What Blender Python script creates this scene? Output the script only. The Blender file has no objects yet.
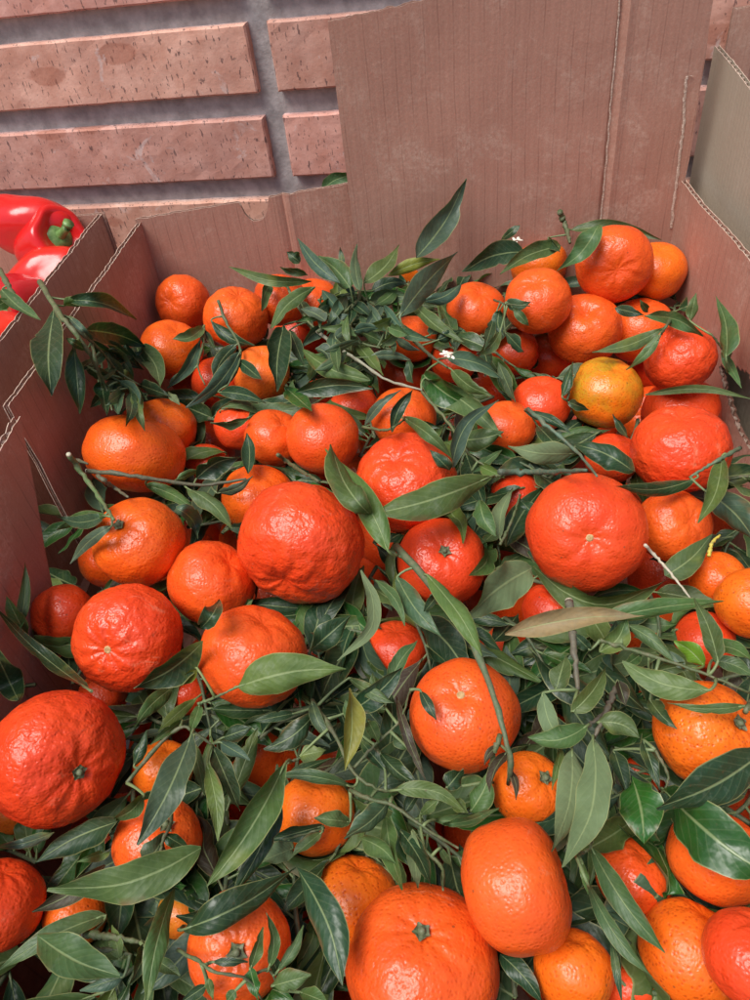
import bpy, math, random
import numpy as np
from mathutils import Vector, Matrix, noise
rnd = random.Random(7)
C = bpy.context.scene.collection
R_ = math.radians
# ------------------------------------------------------------------ camera
F = 727.0
def camera_basis(P=42, yaw=5.9, roll=7.9):
    p, y, r = R_(P), R_(yaw), R_(roll)
    fw = np.array([-math.sin(y)*math.cos(p), math.cos(y)*math.cos(p), -math.sin(p)])
    r0 = np.array([math.cos(y), math.sin(y), 0.]); u0 = np.cross(r0, fw)
    return math.cos(r)*r0 - math.sin(r)*u0, math.cos(r)*u0 + math.sin(r)*r0, fw
CR, CU, CF = camera_basis()
CP = np.array([0, 0, .336])
cam = bpy.data.cameras.new('camera'); co = bpy.data.objects.new('camera', cam); C.objects.link(co)
M = Matrix.Identity(4)
for i in range(3):
    M[i][0], M[i][1], M[i][2], M[i][3] = CR[i], CU[i], -CF[i], CP[i]
co.matrix_world = M
cam.sensor_fit = 'VERTICAL'; cam.sensor_height = 24; cam.lens = 24*F/1000
cam.clip_start = .01; cam.clip_end = 100
bpy.context.scene.camera = co
def ray(x, y):
    return CF + CR*(x-375)/F - CU*(y-500)/F       # unit depth
def on_z(x, y, z):
    d = ray(x, y); return CP + d*((z-CP[2])/d[2])
def on_y(x, y, Y):
    d = ray(x, y); return CP + d*(Y/d[1])
def px(p):
    v = p-CP; d = v@CF; return 375+F*(v@CR)/d, 500-F*(v@CU)/d, d
def heap(Y):
    return .045*min(1.15, max(-.3, (Y-.10)/.56))
def depth_on_heap(x, y, h):
    d = ray(x, y); Y = .3
    for _ in range(8):
        t = (heap(Y)+h-CP[2])/d[2]; Y = d[1]*t
    return t
# ------------------------------------------------------------------ object helpers
def tag(o, label=None, cat=None, group=None, kind=None):
    for k, v in (('label', label), ('category', cat), ('group', group), ('kind', kind)):
        if v: o[k] = v
    return o
def mesh_obj(name, verts, faces, mats, parent=None, smooth=True, loc=None, mi=None, uv=None, rot=None):
    me = bpy.data.meshes.new(name)
    me.from_pydata([tuple(v) for v in verts], [], faces)
    for m in (mats if isinstance(mats, (list, tuple)) else [mats]): me.materials.append(m)
    if mi is not None: me.polygons.foreach_set('material_index', mi)
    if uv is not None:
        l = me.uv_layers.new(name='UVMap'); idx = np.zeros(len(me.loops), dtype=np.int32)
        me.loops.foreach_get('vertex_index', idx); l.data.foreach_set('uv', np.asarray(uv, dtype=np.float32)[idx].ravel())
    if smooth: me.polygons.foreach_set('use_smooth', [True]*len(me.polygons))
    me.update()
    o = bpy.data.objects.new(name, me); C.objects.link(o)
    if loc is not None: o.location = loc
    if rot is not None: o.rotation_euler = rot
    if parent: o.parent = parent
    return o
def empty(name, loc, label, cat, group=None, rot=None):
    o = bpy.data.objects.new(name, None); C.objects.link(o); o.location = loc; o.empty_display_size = .01
    if rot is not None: o.rotation_euler = rot
    return tag(o, label, cat, group)
# ------------------------------------------------------------------ material helpers
def mat(name):
    m = bpy.data.materials.new(name); m.use_nodes = True
    nt = m.node_tree; b = nt.nodes['Principled BSDF']
    return m, nt, b
class N:
    def __init__(s, nt): s.nt = nt
    def __call__(s, t, **kw):
        n = s.nt.nodes.new('ShaderNode'+t)
        for k, v in kw.items():
            if k in n.inputs.keys() or k.isdigit():
                pass
            elif hasattr(n, k): setattr(n, k, v)
        return n
    def set(s, n, i, v):
        if isinstance(v, bpy.types.NodeSocket): s.nt.links.new(v, n.inputs[i])
        else: n.inputs[i].default_value = v
    def math(s, op, a, b=0., c=None, clamp=False):
        n = s.nt.nodes.new('ShaderNodeMath'); n.operation = op; n.use_clamp = clamp
        s.set(n, 0, a); s.set(n, 1, b)
        if c is not None: s.set(n, 2, c)
        return n.outputs[0]
    def noise(s, vec, scale, detail=4, rough=.55, dist=0.):
        n = s.nt.nodes.new('ShaderNodeTexNoise'); s.set(n, 'Vector', vec); s.set(n, 'Scale', scale)
        s.set(n, 'Detail', detail); s.set(n, 'Roughness', rough); s.set(n, 'Distortion', dist); return n.outputs[0]
    def vor(s, vec, scale, feature='F1'):
        n = s.nt.nodes.new('ShaderNodeTexVoronoi'); n.feature = feature; s.set(n, 'Vector', vec); s.set(n, 'Scale', scale); return n.outputs['Distance']
    def ramp(s, v, lo, hi, a=0., b=1.):
        n = s.nt.nodes.new('ShaderNodeMapRange'); n.clamp = True
        for i, x in enumerate((v, lo, hi, a, b)): s.set(n, i, x)
        return n.outputs[0]
    def mix(s, f, a, b, mode='MIX'):
        n = s.nt.nodes.new('ShaderNodeMix'); n.data_type = 'RGBA'; n.blend_type = mode; n.clamp_factor = True
        s.set(n, 0, f); s.set(n, 6, a); s.set(n, 7, b); return n.outputs[2]
    def bump(s, h, dist, strength=1., normal=None):
        n = s.nt.nodes.new('ShaderNodeBump'); s.set(n, 'Height', h); n.inputs['Distance'].default_value = dist
        n.inputs['Strength'].default_value = strength
        if normal is not None: s.set(n, 'Normal', normal)
        return n.outputs[0]
    def obj_vec(s, rand=True):
        tc = s.nt.nodes.new('ShaderNodeTexCoord'); oi = s.nt.nodes.new('ShaderNodeObjectInfo')
        if not rand: return tc.outputs['Object'], oi
        v = s.nt.nodes.new('ShaderNodeVectorMath'); v.operation = 'ADD'
        s.nt.links.new(tc.outputs['Object'], v.inputs[0])
        k = s.math('MULTIPLY', oi.outputs['Random'], 7.3)
        s.nt.links.new(k, v.inputs[1]); return v.outputs[0], oi
def rgba(c, a=1.): return (c[0], c[1], c[2], a)

def make_rind(wl):
    m, nt, b = mat('rind'); n = N(nt); v, oi = n.obj_vec()
    col = oi.outputs['Color']; por = oi.outputs['Alpha']
    big = n.noise(v, 30, 3, .5)
    warm = n.mix(1., col, (1.08, 1.5, 1.2, 1), 'MULTIPLY')
    c = n.mix(n.ramp(big, .42, .72, 0, .75), col, warm)
    sx = nt.nodes.new('ShaderNodeSeparateColor'); nt.links.new(col, sx.inputs[0])
    grn = n.math('MULTIPLY', n.ramp(sx.outputs[1], .19, .21, 0, 1), n.ramp(n.noise(v, 30, 4, .6), .44, .58, 0, .8))
    c = n.mix(grn, c, (.36, .27, .015, 1))
    mid = n.noise(v, 160, 4, .6)
    c = n.mix(n.ramp(mid, .35, .7, 0, .28), c, n.mix(1., col, (.82, .6, .7, 1), 'MULTIPLY'))
    # pores: oil glands
    vs = n.vor(v, 540)
    dots = n.ramp(vs, .12, .38, 1, 0)
    c = n.mix(n.math('MULTIPLY', dots, n.ramp(por, 0, 1, .14, .8)), c, n.mix(1., col, (.62, .42, .5, 1), 'MULTIPLY'))
    # blemishes
    bl = n.noise(v, 75, 6, .7, .6)
    c = n.mix(n.ramp(bl, .64, .72, 0, .45), c, (.22, .085, .03, 1))
    sc = n.noise(v, 48, 8, .75, 1.2)
    c = n.mix(n.ramp(sc, .60, .70, 0, .35), c, (.75, .38, .22, 1))
    sp = n.vor(v, 95)
    c = n.mix(n.ramp(sp, .045, .07, .6, 0), c, (.16, .06, .02, 1))
    n.set(b, 'Base Color', c)
    n.set(b, 'Roughness', n.ramp(n.noise(v, 90, 4), .3, .7, .24, .40))
    b.inputs['Specular IOR Level'].default_value = .45
    b.inputs['Subsurface Weight'].default_value = .12
    b.inputs['Subsurface Radius'].default_value = (1., .35, .1); b.inputs['Subsurface Scale'].default_value = .004
    wr = n.noise(v, 150, 2, .45, .35)
    fine = n.noise(v, 430, 2, .5)
    h1 = n.bump(wr, .0003+.0017*wl, .8)
    h2 = n.bump(n.ramp(vs, .0, .5, 0, 1), .00022, .8, h1)
    h3 = n.bump(fine, .00035+.0003*wl, .7, h2)
    n.set(b, 'Normal', h3)
    return m
RINDS = [make_rind(x) for x in (.0, .40, 1.)]

def make_leaf():
    m, nt, b = mat('leaf'); n = N(nt); v, oi = n.obj_vec()
    col = oi.outputs['Color']; gl = oi.outputs['Alpha']
    uv = nt.nodes.new('ShaderNodeUVMap'); sep = nt.nodes.new('ShaderNodeSeparateXYZ'); nt.links.new(uv.outputs[0], sep.inputs[0])
    u = n.math('ABSOLUTE', sep.outputs[0]); w = sep.outputs[1]
    back = nt.nodes.new('ShaderNodeNewGeometry').outputs['Backfacing']
    c = n.mix(n.ramp(n.noise(v, 60, 5, .6), .35, .7, 0, .55), col, n.mix(1., col, (1.7, 1.45, 1.1, 1), 'MULTIPLY'))
    c = n.mix(n.ramp(n.noise(v, 260, 4, .65), .4, .7, 0, .35), c, n.mix(1., col, (.55, .62, .6, 1), 'MULTIPLY'))
    dusty = n.ramp(n.noise(v, 110, 8, .8, .8), .54, .70, 0, .26)
    c = n.mix(dusty, c, (.22, .27, .20, 1))
    yel = n.ramp(n.noise(v, 22, 3, .6, .5), .62, .74, 0, .55)
    c = n.mix(yel, c, (.20, .24, .05, 1))
    under = n.mix(.6, c, (.17, .24, .12, 1))
    c = n.mix(back, c, under)
    # veins
    ph = n.math('SUBTRACT', n.math('MULTIPLY', w, 62.), n.math('MULTIPLY', u, 15.))
    vein = n.ramp(n.math('SINE', ph), .82, 1., 0, 1)
    c = n.mix(n.math('MULTIPLY', vein, .09), c, (.30, .36, .18, 1))
    mid = n.ramp(u, .025, .075, 1, 0)
    c = n.mix(n.math('MULTIPLY', mid, .55), c, (.30, .38, .17, 1))
    edge = n.ramp(u, .93, .99, 0, 1)
    c = n.mix(n.math('MULTIPLY', edge, .6), c, (.36, .36, .14, 1))
    fre = n.ramp(n.vor(v, 190), .07, .12, .55, 0)
    c = n.mix(n.math('MULTIPLY', fre, n.ramp(n.noise(v, 30, 3), .5, .6)), c, (.10, .07, .03, 1))
    brown = n.math('MULTIPLY', n.ramp(n.noise(v, 45, 4, .6), .58, .68), n.ramp(u, .6, .95, .0, .8))
    c = n.mix(brown, c, (.16, .10, .04, 1))
    n.set(b, 'Base Color', c)
    n.set(b, 'Roughness', n.math('ADD', n.math('ADD', n.ramp(gl, 0, 1, .52, .30), n.ramp(n.noise(v, 70, 5, .7), .35, .65, 0, .16)), n.math('MULTIPLY', back, .2)))
    n.set(b, 'Specular IOR Level', n.ramp(gl, 0, 1, .3, .5))
    hh = n.math('ADD', n.math('MULTIPLY', n.math('SINE', ph), .25), n.math('MULTIPLY', mid, -1.2))
    h1 = n.bump(hh, .00016, .6); h2 = n.bump(n.noise(v, 90, 3, .5), .0022, .6, h1)
    n.set(b, 'Normal', h2)
    tr = nt.nodes.new('ShaderNodeBsdfTranslucent'); nt.links.new(n.mix(1., c, (1.6, 2.1, .6, 1), 'MULTIPLY'), tr.inputs[0])
    ms = nt.nodes.new('ShaderNodeMixShader'); ms.inputs[0].default_value = .10
    nt.links.new(b.outputs[0], ms.inputs[1]); nt.links.new(tr.outputs[0], ms.inputs[2])
    nt.links.new(ms.outputs[0], nt.nodes['Material Output'].inputs[0])
    return m
LEAF = make_leaf()

def make_twig():
    m, nt, b = mat('twig_bark'); n = N(nt); v, oi = n.obj_vec()
    col = oi.outputs['Color']
    c = n.mix(n.ramp(n.noise(v, 260, 6, .75), .45, .62, 0, .6), col, (.20, .17, .10, 1))
    c = n.mix(n.ramp(n.noise(v, 60, 3), .55, .7, 0, .5), c, (.07, .06, .04, 1))
    n.set(b, 'Base Color', c); b.inputs['Roughness'].default_value = .6
    n.set(b, 'Normal', n.bump(n.noise(v, 300, 4), .0008, .7)); return m
TWIG = make_twig()

def make_simple(name, c1, c2, scale=80, rough=.6, bumpd=.0005, bs=200):
    m, nt, b = mat(name); n = N(nt); v, oi = n.obj_vec()
    n.set(b, 'Base Color', n.mix(n.ramp(n.noise(v, scale, 5, .6), .38, .65), rgba(c1), rgba(c2)))
    b.inputs['Roughness'].default_value = rough
    n.set(b, 'Normal', n.bump(n.noise(v, bs, 4), bumpd, .7)); return m
CALYX = make_simple('calyx_green', (.09, .12, .05), (.19, .19, .11), 300, .6, .0006, 500)
SCAR = make_simple('stem_scar', (.42, .24, .09), (.60, .42, .20), 500, .7, .0005, 900)
STRAW = make_simple('straw', (.45, .40, .28), (.62, .58, .45), 200, .5)
PETAL = make_simple('petal', (.72, .68, .55), (.80, .78, .70), 200, .6)
CUT = make_simple('cut_wood', (.45, .42, .28), (.62, .60, .45), 400, .7)

def make_board(name, base, dark, light, axis=0, period=.0112, strength=1.):
    m, nt, b = mat(name); n = N(nt); v, oi = n.obj_vec(False)
    sep = nt.nodes.new('ShaderNodeSeparateXYZ'); nt.links.new(v, sep.inputs[0])
    a = sep.outputs[axis]
    wob = n.math('MULTIPLY', n.noise(v, 14, 2), .004)
    x = n.math('ADD', a, wob)
    ph = n.math('FRACT', n.math('DIVIDE', x, period))
    dl = n.ramp(n.math('ABSOLUTE', n.math('SUBTRACT', ph, .5)), 0., .07, 1, 0)
    mp = nt.nodes.new('ShaderNodeMapping'); nt.links.new(v, mp.inputs[0])
    s = [1., 1., 1.]; s[2] = .12; mp.inputs['Scale'].default_value = s
    streak = n.noise(mp.outputs[0], 420, 4, .65)
    fib = n.noise(v, 700, 3, .7)
    c = n.mix(n.ramp(streak, .2, .8), rgba([a*.45+b_*.55 for a, b_ in zip(dark, base)]), rgba(base))
    c = n.mix(n.ramp(fib, .45, .75, 0, .25), c, rgba(light))
    c = n.mix(n.ramp(n.noise(v, 9, 4, .6), .4, .7, 0, .35), c, rgba(dark))
    keep = n.ramp(n.noise(v, 30, 2), .35, .6, .10, .60)
    c = n.mix(n.math('MULTIPLY', n.math('MULTIPLY', dl, keep), strength), c, n.mix(1., rgba(dark), (.5, .45, .45, 1), 'MULTIPLY'))
    scuff = n.math('MULTIPLY', n.ramp(n.noise(v, 20, 8, .72, .7), .50, .62), n.ramp(n.noise(v, 260, 6, .85), .42, .60))
    c = n.mix(n.math('MULTIPLY', scuff, .5), c, rgba(light))
    n.set(b, 'Base Color', c); b.inputs['Roughness'].default_value = .62
    b.inputs['Specular IOR Level'].default_value = .35
    fl = n.math('SINE', n.math('MULTIPLY', x, 2*math.pi/.0056))
    h1 = n.bump(fl, .00008, .6); h2 = n.bump(dl, .0005, -.6, h1); h3 = n.bump(n.noise(v, 300, 5, .7), .0005, .6, h2)
    n.set(b, 'Normal', h3); return m
BOARD = make_board('cardboard', (.46, .235, .170), (.40, .198, .140), (.66, .47, .37), 0)
BOARDY = make_board('cardboard_side', (.35, .20, .15), (.25, .135, .10), (.50, .35, .28), 1)
TAN = make_board('cardboard_grey', (.44, .37, .275), (.40, .335, .25), (.52, .46, .37), 0, .0112, .2)
RIM = make_simple('torn_rim', (.46, .31, .23), (.72, .57, .46), 500, .9, .001, 900)

# ------------------------------------------------------------------ geometry helpers
def tube(pts, radii, seg=8, cap=True):
    pts = [np.array(p, float) for p in pts]; V = []; Fc = []
    up = np.array([.3, .2, .93])
    for i, p in enumerate(pts):
        t = pts[min(i+1, len(pts)-1)]-pts[max(i-1, 0)]; t /= (np.linalg.norm(t)+1e-9)
        a = np.cross(t, up); a /= (np.linalg.norm(a)+1e-9); b = np.cross(t, a)
        for k in range(seg):
            w = 2*math.pi*k/seg; V.append(p+(a*math.cos(w)+b*math.sin(w))*radii[i])
    for i in range(len(pts)-1):
        for k in range(seg):
            Fc.append((i*seg+k, i*seg+(k+1) % seg, (i+1)*seg+(k+1) % seg, (i+1)*seg+k))
    if cap:
        Fc.append(tuple(range(seg))[::-1]); Fc.append(tuple((len(pts)-1)*seg+k for k in range(seg)))
    return V, Fc
def smooth_line(pts, n):
    pts = [np.array(p, float) for p in pts]
    if len(pts) == 2: return [pts[0]*(1-t)+pts[1]*t for t in np.linspace(0, 1, n)]
    P = [2*pts[0]-pts[1]]+pts+[2*pts[-1]-pts[-2]]; out = []
    for t in np.linspace(0, len(pts)-1-1e-6, n):
        i = int(t); f = t-i; a, b, c, d = P[i:i+4]
        out.append(.5*((2*b)+(-a+c)*f+(2*a-5*b+4*c-d)*f*f+(-a+3*b-3*c+d)*f**3))
    return out
def rot_from_axis(ax, spin=0.):
    q = Vector(ax).to_track_quat('Z', 'Y'); m = q.to_matrix() @ Matrix.Rotation(spin, 3, 'Z'); return m

# ------------------------------------------------------------------ mandarins
NLAT, NLON = 64, 92
def fruit_mesh(R, q, seed, wr, neck=0., sp=2.25):
    th = np.linspace(0, math.pi, NLAT+1); V = [(0, 0, 0)]*0; off = Vector((seed*3.17, seed*1.71, -seed*2.3))
    ph0 = seed*1.3; nr = 7+int(seed) % 4; V = []
    for i, t in enumerate(th):
        st, ct = math.sin(t), math.cos(t)
        for k in range(NLON if 0 < i < NLAT else 1):
            p = 2*math.pi*k/NLON
            d = Vector((st*math.cos(p), st*math.sin(p), ct))
            r = (abs(st)**sp+abs(ct)**sp)**(-1/sp)*(1+.036*noise.noise(d*1.1+off))+.028*noise.noise(d*2.4+off)
            r += wr*(.015*noise.noise(d*5.5+off)+.011*noise.noise(d*11+off*2)+.006*noise.noise(d*21+off))
            wob = noise.noise(d*2+off)*1.5
            r -= .13*math.exp(-(t/.26)**2)*(1-neck*1.4)
            r -= (.012+.03*wr*.5)*math.exp(-((t-.42)/.30)**2)*(.5+.5*math.cos(nr*p+ph0+wob))
            r -= .08*math.exp(-((math.pi-t)/.22)**2)
            V.append((d.x*r*R, d.y*r*R, d.z*r*R*q))
    Fc = []
    ring = lambda i, k: 1+(i-1)*NLON+(k % NLON)
    last = len(V)-1
    for k in range(NLON):
        Fc.append((0, ring(1, k), ring(1, k+1)))
        for i in range(1, NLAT-1): Fc.append((ring(i, k), ring(i+1, k), ring(i+1, k+1), ring(i, k+1)))
        Fc.append((ring(NLAT-1, k+1), ring(NLAT-1, k), last))
    return V, Fc
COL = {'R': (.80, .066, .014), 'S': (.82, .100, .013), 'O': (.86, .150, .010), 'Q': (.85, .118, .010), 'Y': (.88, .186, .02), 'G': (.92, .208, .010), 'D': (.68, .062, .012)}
# x, y, r px, colour, wrinkle, lift (m), axis offset u,v (image right/down, in radii), end (c calyx, s scar, n none), porous, phrase
FR = [
(183,303,28,'S',.6,-.004,-.6,.0,'n',.2,'dull orange mandarin in the back corner by the pepper box'),
(236,318,33,'S',.8,.004,.1,-.8,'n',.2,'rough mandarin under the leaf tip near the notched wall'),
(172,350,32,'Q',.3,-.006,.2,-.8,'n',.4,'orange mandarin crossed by the small curled leaf'),
(197,372,29,'D',.4,-.032,.1,-.8,'n',.2,'shadowed mandarin under the crossed orange one'),
(280,300,27,'S',.5,-.016,0,-.8,'n',.2,'mandarin behind the drooping leaves by the back wall'),
(314,304,27,'S',.4,-.020,0,-.8,'n',.2,'mandarin peeping beneath the spiky leaf tuft'),
(302,336,29,'D',.4,-.034,0,-.8,'n',.2,'deep red mandarin shaded below the spiky leaf tuft'),
(262,374,29,'Y',.2,-.014,0,-.8,'n',.4,'yellow orange mandarin half hidden by a dark upright leaf'),
(220,382,28,'R',.4,-.024,0,-.8,'n',.2,'red mandarin behind the yellow orange one'),
(410,266,26,'O',.2,-.012,0,-.8,'n',.2,'orange mandarin top showing below the upright blue leaf'),
(476,311,30,'S',.3,-.008,.2,-.7,'n',.2,'mandarin between the broad dark leaf and flower debris'),
(538,301,34,'S',.5,.008,-.1,-.7,'n',.2,'round mandarin carrying a tiny leaf sprig'),
(614,264,39,'S',.5,.022,.1,.2,'n',.3,'mandarin with two brown specks against the tall flap'),
(659,271,31,'O',.1,.004,.2,-.8,'n',.3,'smooth orange mandarin in the back right corner'),
(585,330,37,'S',.6,.004,.06,-.62,'n',.5,'orange mandarin with a cracked sunken top'),
(640,330,34,'S',.4,-.014,0,-.8,'n',.3,'mandarin crossed by two olive leaves'),
(680,358,36,'R',.9,.006,-.5,-.6,'n',.1,'bumpy red mandarin below the arching leaf'),
(605,393,37,'G',.3,.002,.3,-.8,'n',.9,'green tinged mandarin, the only yellowish green one'),
(654,366,27,'R',.3,-.034,0,-.8,'n',.1,'red mandarin tucked behind the bumpy red one'),
(514,352,25,'D',.3,-.030,0,-.8,'n',.2,'dark mandarin below the one with a tiny sprig'),
(548,356,25,'D',.3,-.038,.2,-.8,'n',.2,'shaded mandarin beneath the cracked top one'),
(541,404,30,'R',.4,-.004,0,-.8,'n',.2,'small red mandarin left of the green tinged one'),
(506,428,29,'S',.3,-.002,.2,-.8,'n',.3,'mandarin under the grey green arched leaf'),
(681,413,39,'R',.5,-.026,0,-.8,'n',.1,'red mandarin peeking over the wide flattened one'),
(680,449,49,'R',.9,.016,.0,-.85,'n',.1,'wide flattened red mandarin near the right wall'),
(612,458,27,'R',.4,-.012,.2,-.8,'n',.2,'small red mandarin behind a dark shiny leaf'),
(586,532,60,'R',.5,.018,.07,.12,'s',.1,'large smooth red mandarin with pale stem scar centred'),
(673,526,38,'S',.5,.000,.55,-.2,'n',.3,'mandarin with a puckered cleft beside a drooping leaf'),
(717,578,28,'O',.4,-.010,.4,-.5,'n',.8,'orange mandarin under the yellow curled tendril'),
(752,603,37,'O',.2,.004,.5,-.6,'n',.9,'pitted orange mandarin cut by the right edge'),
(406,483,51,'R',1.,.006,-.3,-.6,'n',.1,'grainy mandarin beneath the speckled broad leaf'),
(323,438,37,'S',.3,.006,-.1,-.75,'n',.4,'smooth orange mandarin above the two crossing leaves'),
(274,438,30,'S',.4,-.006,.35,-.7,'n',.4,'mandarin with a creased shoulder behind the smooth one'),
(240,426,26,'R',.3,-.014,0,-.8,'n',.2,'red mandarin between two leaves behind the shiny orange one'),
(259,499,37,'Q',.3,-.012,.1,-.8,'n',.6,'orange mandarin behind the largest wrinkled one'),
(301,543,64,'R',1.3,.014,-.35,.75,'n',.0,'biggest wrinkled red mandarin left of centre'),
(135,454,50,'Q',.35,.016,.2,-.975,'n',.4,'shiny orange mandarin behind the bare grey twig'),
(164,429,33,'Q',.2,-.012,0,-.8,'n',.5,'orange mandarin behind the shiny one'),
(139,542,46,'Q',.45,.020,-.5,-.45,'c',.4,'orange mandarin with long green stalk and side leaf'),
(109,559,30,'Q',.2,-.012,0,-.8,'n',.3,'orange mandarin tucked under the stalked one'),
(212,583,44,'S',.7,.002,.5,-.6,'n',.3,'mandarin with creased shoulder under the biggest one'),
(64,617,34,'D',.3,-.006,-.7,.3,'n',.3,'dull spotted mandarin against the left wall'),
(128,638,55,'R',1.1,.012,-.45,.25,'s',.1,'wrinkled red mandarin with a small tan scar'),
(254,656,54,'S',.8,.014,.2,-.8,'n',.1,'pale red mandarin partly covered by a broad leaf'),
(57,757,68,'R',1.,.020,.38,.32,'c',.0,'large red mandarin with a dark dimple at left edge'),
(-5,905,50,'R',.5,.008,.2,-.8,'n',.1,'red mandarin cut by the lower left edge'),
(12,808,30,'Y',.2,-.026,0,-.8,'n',.4,'yellow mandarin beneath the large dimpled one'),
(76,916,33,'O',.3,-.012,0,-.8,'n',.4,'orange mandarin under the long tapering leaf'),
(163,770,31,'O',.2,-.012,.2,-.8,'n',.4,'orange mandarin behind the grey green hanging leaf'),
(158,842,45,'S',.5,.000,.2,-.4,'c',.5,'pale orange mandarin with a sprouting side twig'),
(316,813,42,'O',.2,-.006,0,-.8,'n',.4,'orange mandarin banded by crossing green leaves'),
(239,946,54,'S',.5,.004,-.05,.12,'c',.4,'mandarin with green calyx behind the small upright sprig'),
(182,912,26,'Y',.2,-.016,0,-.8,'n',.5,'yellow orange mandarin peeking under the dark leaf'),
(353,901,47,'O',.4,.000,.2,-.8,'n',1.,'coarsely pored orange mandarin behind the dark pointed leaf'),
(422,966,80,'S',.5,.012,.0,-.46,'c',.3,'large mandarin with green star calyx at the front'),
(516,885,65,'S',.3,.014,.95,-.27,'n',.1,'smooth oval mandarin standing on its side'),
(573,970,42,'O',.2,-.002,.1,-.8,'n',.6,'plain orange mandarin below the oval one'),
(628,986,30,'R',.2,-.014,0,-.8,'n',.2,'narrow red mandarin sliver between two orange ones'),
(634,876,40,'S',.5,.000,.3,-.7,'n',.3,'scarred mandarin below the glossy bright leaf'),
(690,952,54,'O',.3,.002,.35,-.85,'n',1.,'pitted orange mandarin in the lower right corner'),
(754,958,52,'R',.6,.016,.2,-.8,'n',.0,'glossy red mandarin cut by the lower right edge'),
(716,856,50,'S',.3,.000,.3,-.8,'n',.3,'mandarin mostly under the large glossy leaf'),
(706,733,54,'O',.6,.008,.68,-.30,'c',1.,'lumpy pored orange mandarin below the leafy branch'),
(464,714,56,'S',.25,.006,-.08,-.42,'s',.6,'glossy round mandarin behind the long grey branch'),
(528,789,38,'O',.5,-.006,.5,-.35,'c',.4,'orange mandarin behind the withered branch tip'),
(441,562,45,'R',.4,-.016,.1,-.3,'c',.3,'red mandarin with a twig below the speckled leaf'),
(552,610,30,'R',.3,-.026,0,-.8,'n',.2,'red mandarin hidden below the large scarred one'),
(704,640,32,'R',.3,-.024,0,-.8,'n',.2,'red mandarin peeking under the leafy branch'),
(396,652,33,'R',.3,-.034,0,-.8,'n',.2,'small red mandarin deep in the central leaves'),
(189,692,24,'R',.4,-.028,0,-.8,'n',.2,'red mandarin glimpse under the hanging leaves'),
(404,418,33,'S',.4,-.006,.1,-.8,'n',.3,'mandarin crossed by a thin dark leaf'),
(354,409,25,'R',.3,-.018,0,-.8,'n',.2,'red mandarin below the long horizontal dark leaf'),
(412,339,25,'S',.3,-.020,0,-.8,'n',.3,'mandarin glimpsed through the blue green leaves'),
(404,376,26,'D',.3,-.032,0,-.8,'n',.2,'shaded mandarin under the pale bare twig'),
(454,360,24,'D',.3,-.028,0,-.8,'n',.2,'mandarin beneath the white flower debris'),
(538,262,30,'O',.3,-.012,0,-.8,'n',.3,'orange mandarin behind the one with a tiny sprig'),
(102,430,27,'D',.3,-.030,0,-.8,'n',.2,'dark mandarin under the twig hanging on the left wall'),
(516,496,27,'R',.3,-.026,0,-.8,'n',.2,'red mandarin left of the large scarred one'),
(641,772,25,'R',.3,-.030,0,-.8,'n',.2,'red mandarin glimpse above the glossy bright leaf'),
(206,468,26,'D',.3,-.032,0,-.8,'n',.2,'dark mandarin below the bare grey twig'),
(104,694,25,'D',.3,-.034,0,-.8,'n',.2,'dark mandarin under the large dimpled one'),
]
D_, R3, PH = [], [], []
for f in FR:
    x, y, r = f[:3]; t = depth_on_heap(x, y, f[5]); d = ray(x, y); ct = 1/np.linalg.norm(d)
    D_.append(t); R3.append(r/F*(ct**.35))     # radius per unit depth
D_ = np.array(D_); R3 = np.array(R3); dirs = np.array([ray(f[0], f[1]) for f in FR])
Q = np.array([.86 if f[3] in 'RDSQ' else .90 for f in FR])
Q[[f[2] == 65 for f in FR].index(True)] = .80
Q[[f[:2] == (135, 454) for f in FR].index(True)] = .77
D0 = D_.copy()
for it in range(400):                                                   # settle the pile so neighbours touch and do not pass through each other
    P = CP+dirs*D_[:, None]; Rr = R3*D_; moved = False
    for i in range(len(FR)):
        dd = np.linalg.norm(P-P[i], axis=1); ov = .94*(Rr+Rr[i])-dd; ov[i] = -1
        for j in np.where(ov > .0005)[0]:
            if j < i: continue
            ki, kj = FR[i][5]-D0[i]*.05, FR[j][5]-D0[j]*.05
            b, a = (i, j) if ki < kj else (j, i)
            s = min(.003, ov[j]*.4)
            D_[b] += s*.8; D_[a] -= s*.35; moved = True
    D_ = np.clip(D_, D0*.90, D0*1.22)
    if not moved: break
FC = CP+dirs*D_[:, None]; FRAD = R3*D_
FC[:, 0] = np.clip(FC[:, 0], -.247+FRAD*.9, .226-FRAD*.9)
print('fruit radii', np.round(FRAD.min(), 4), np.round(FRAD.max(), 4), 'z', FC[:, 2].min(), FC[:, 2].max())
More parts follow.
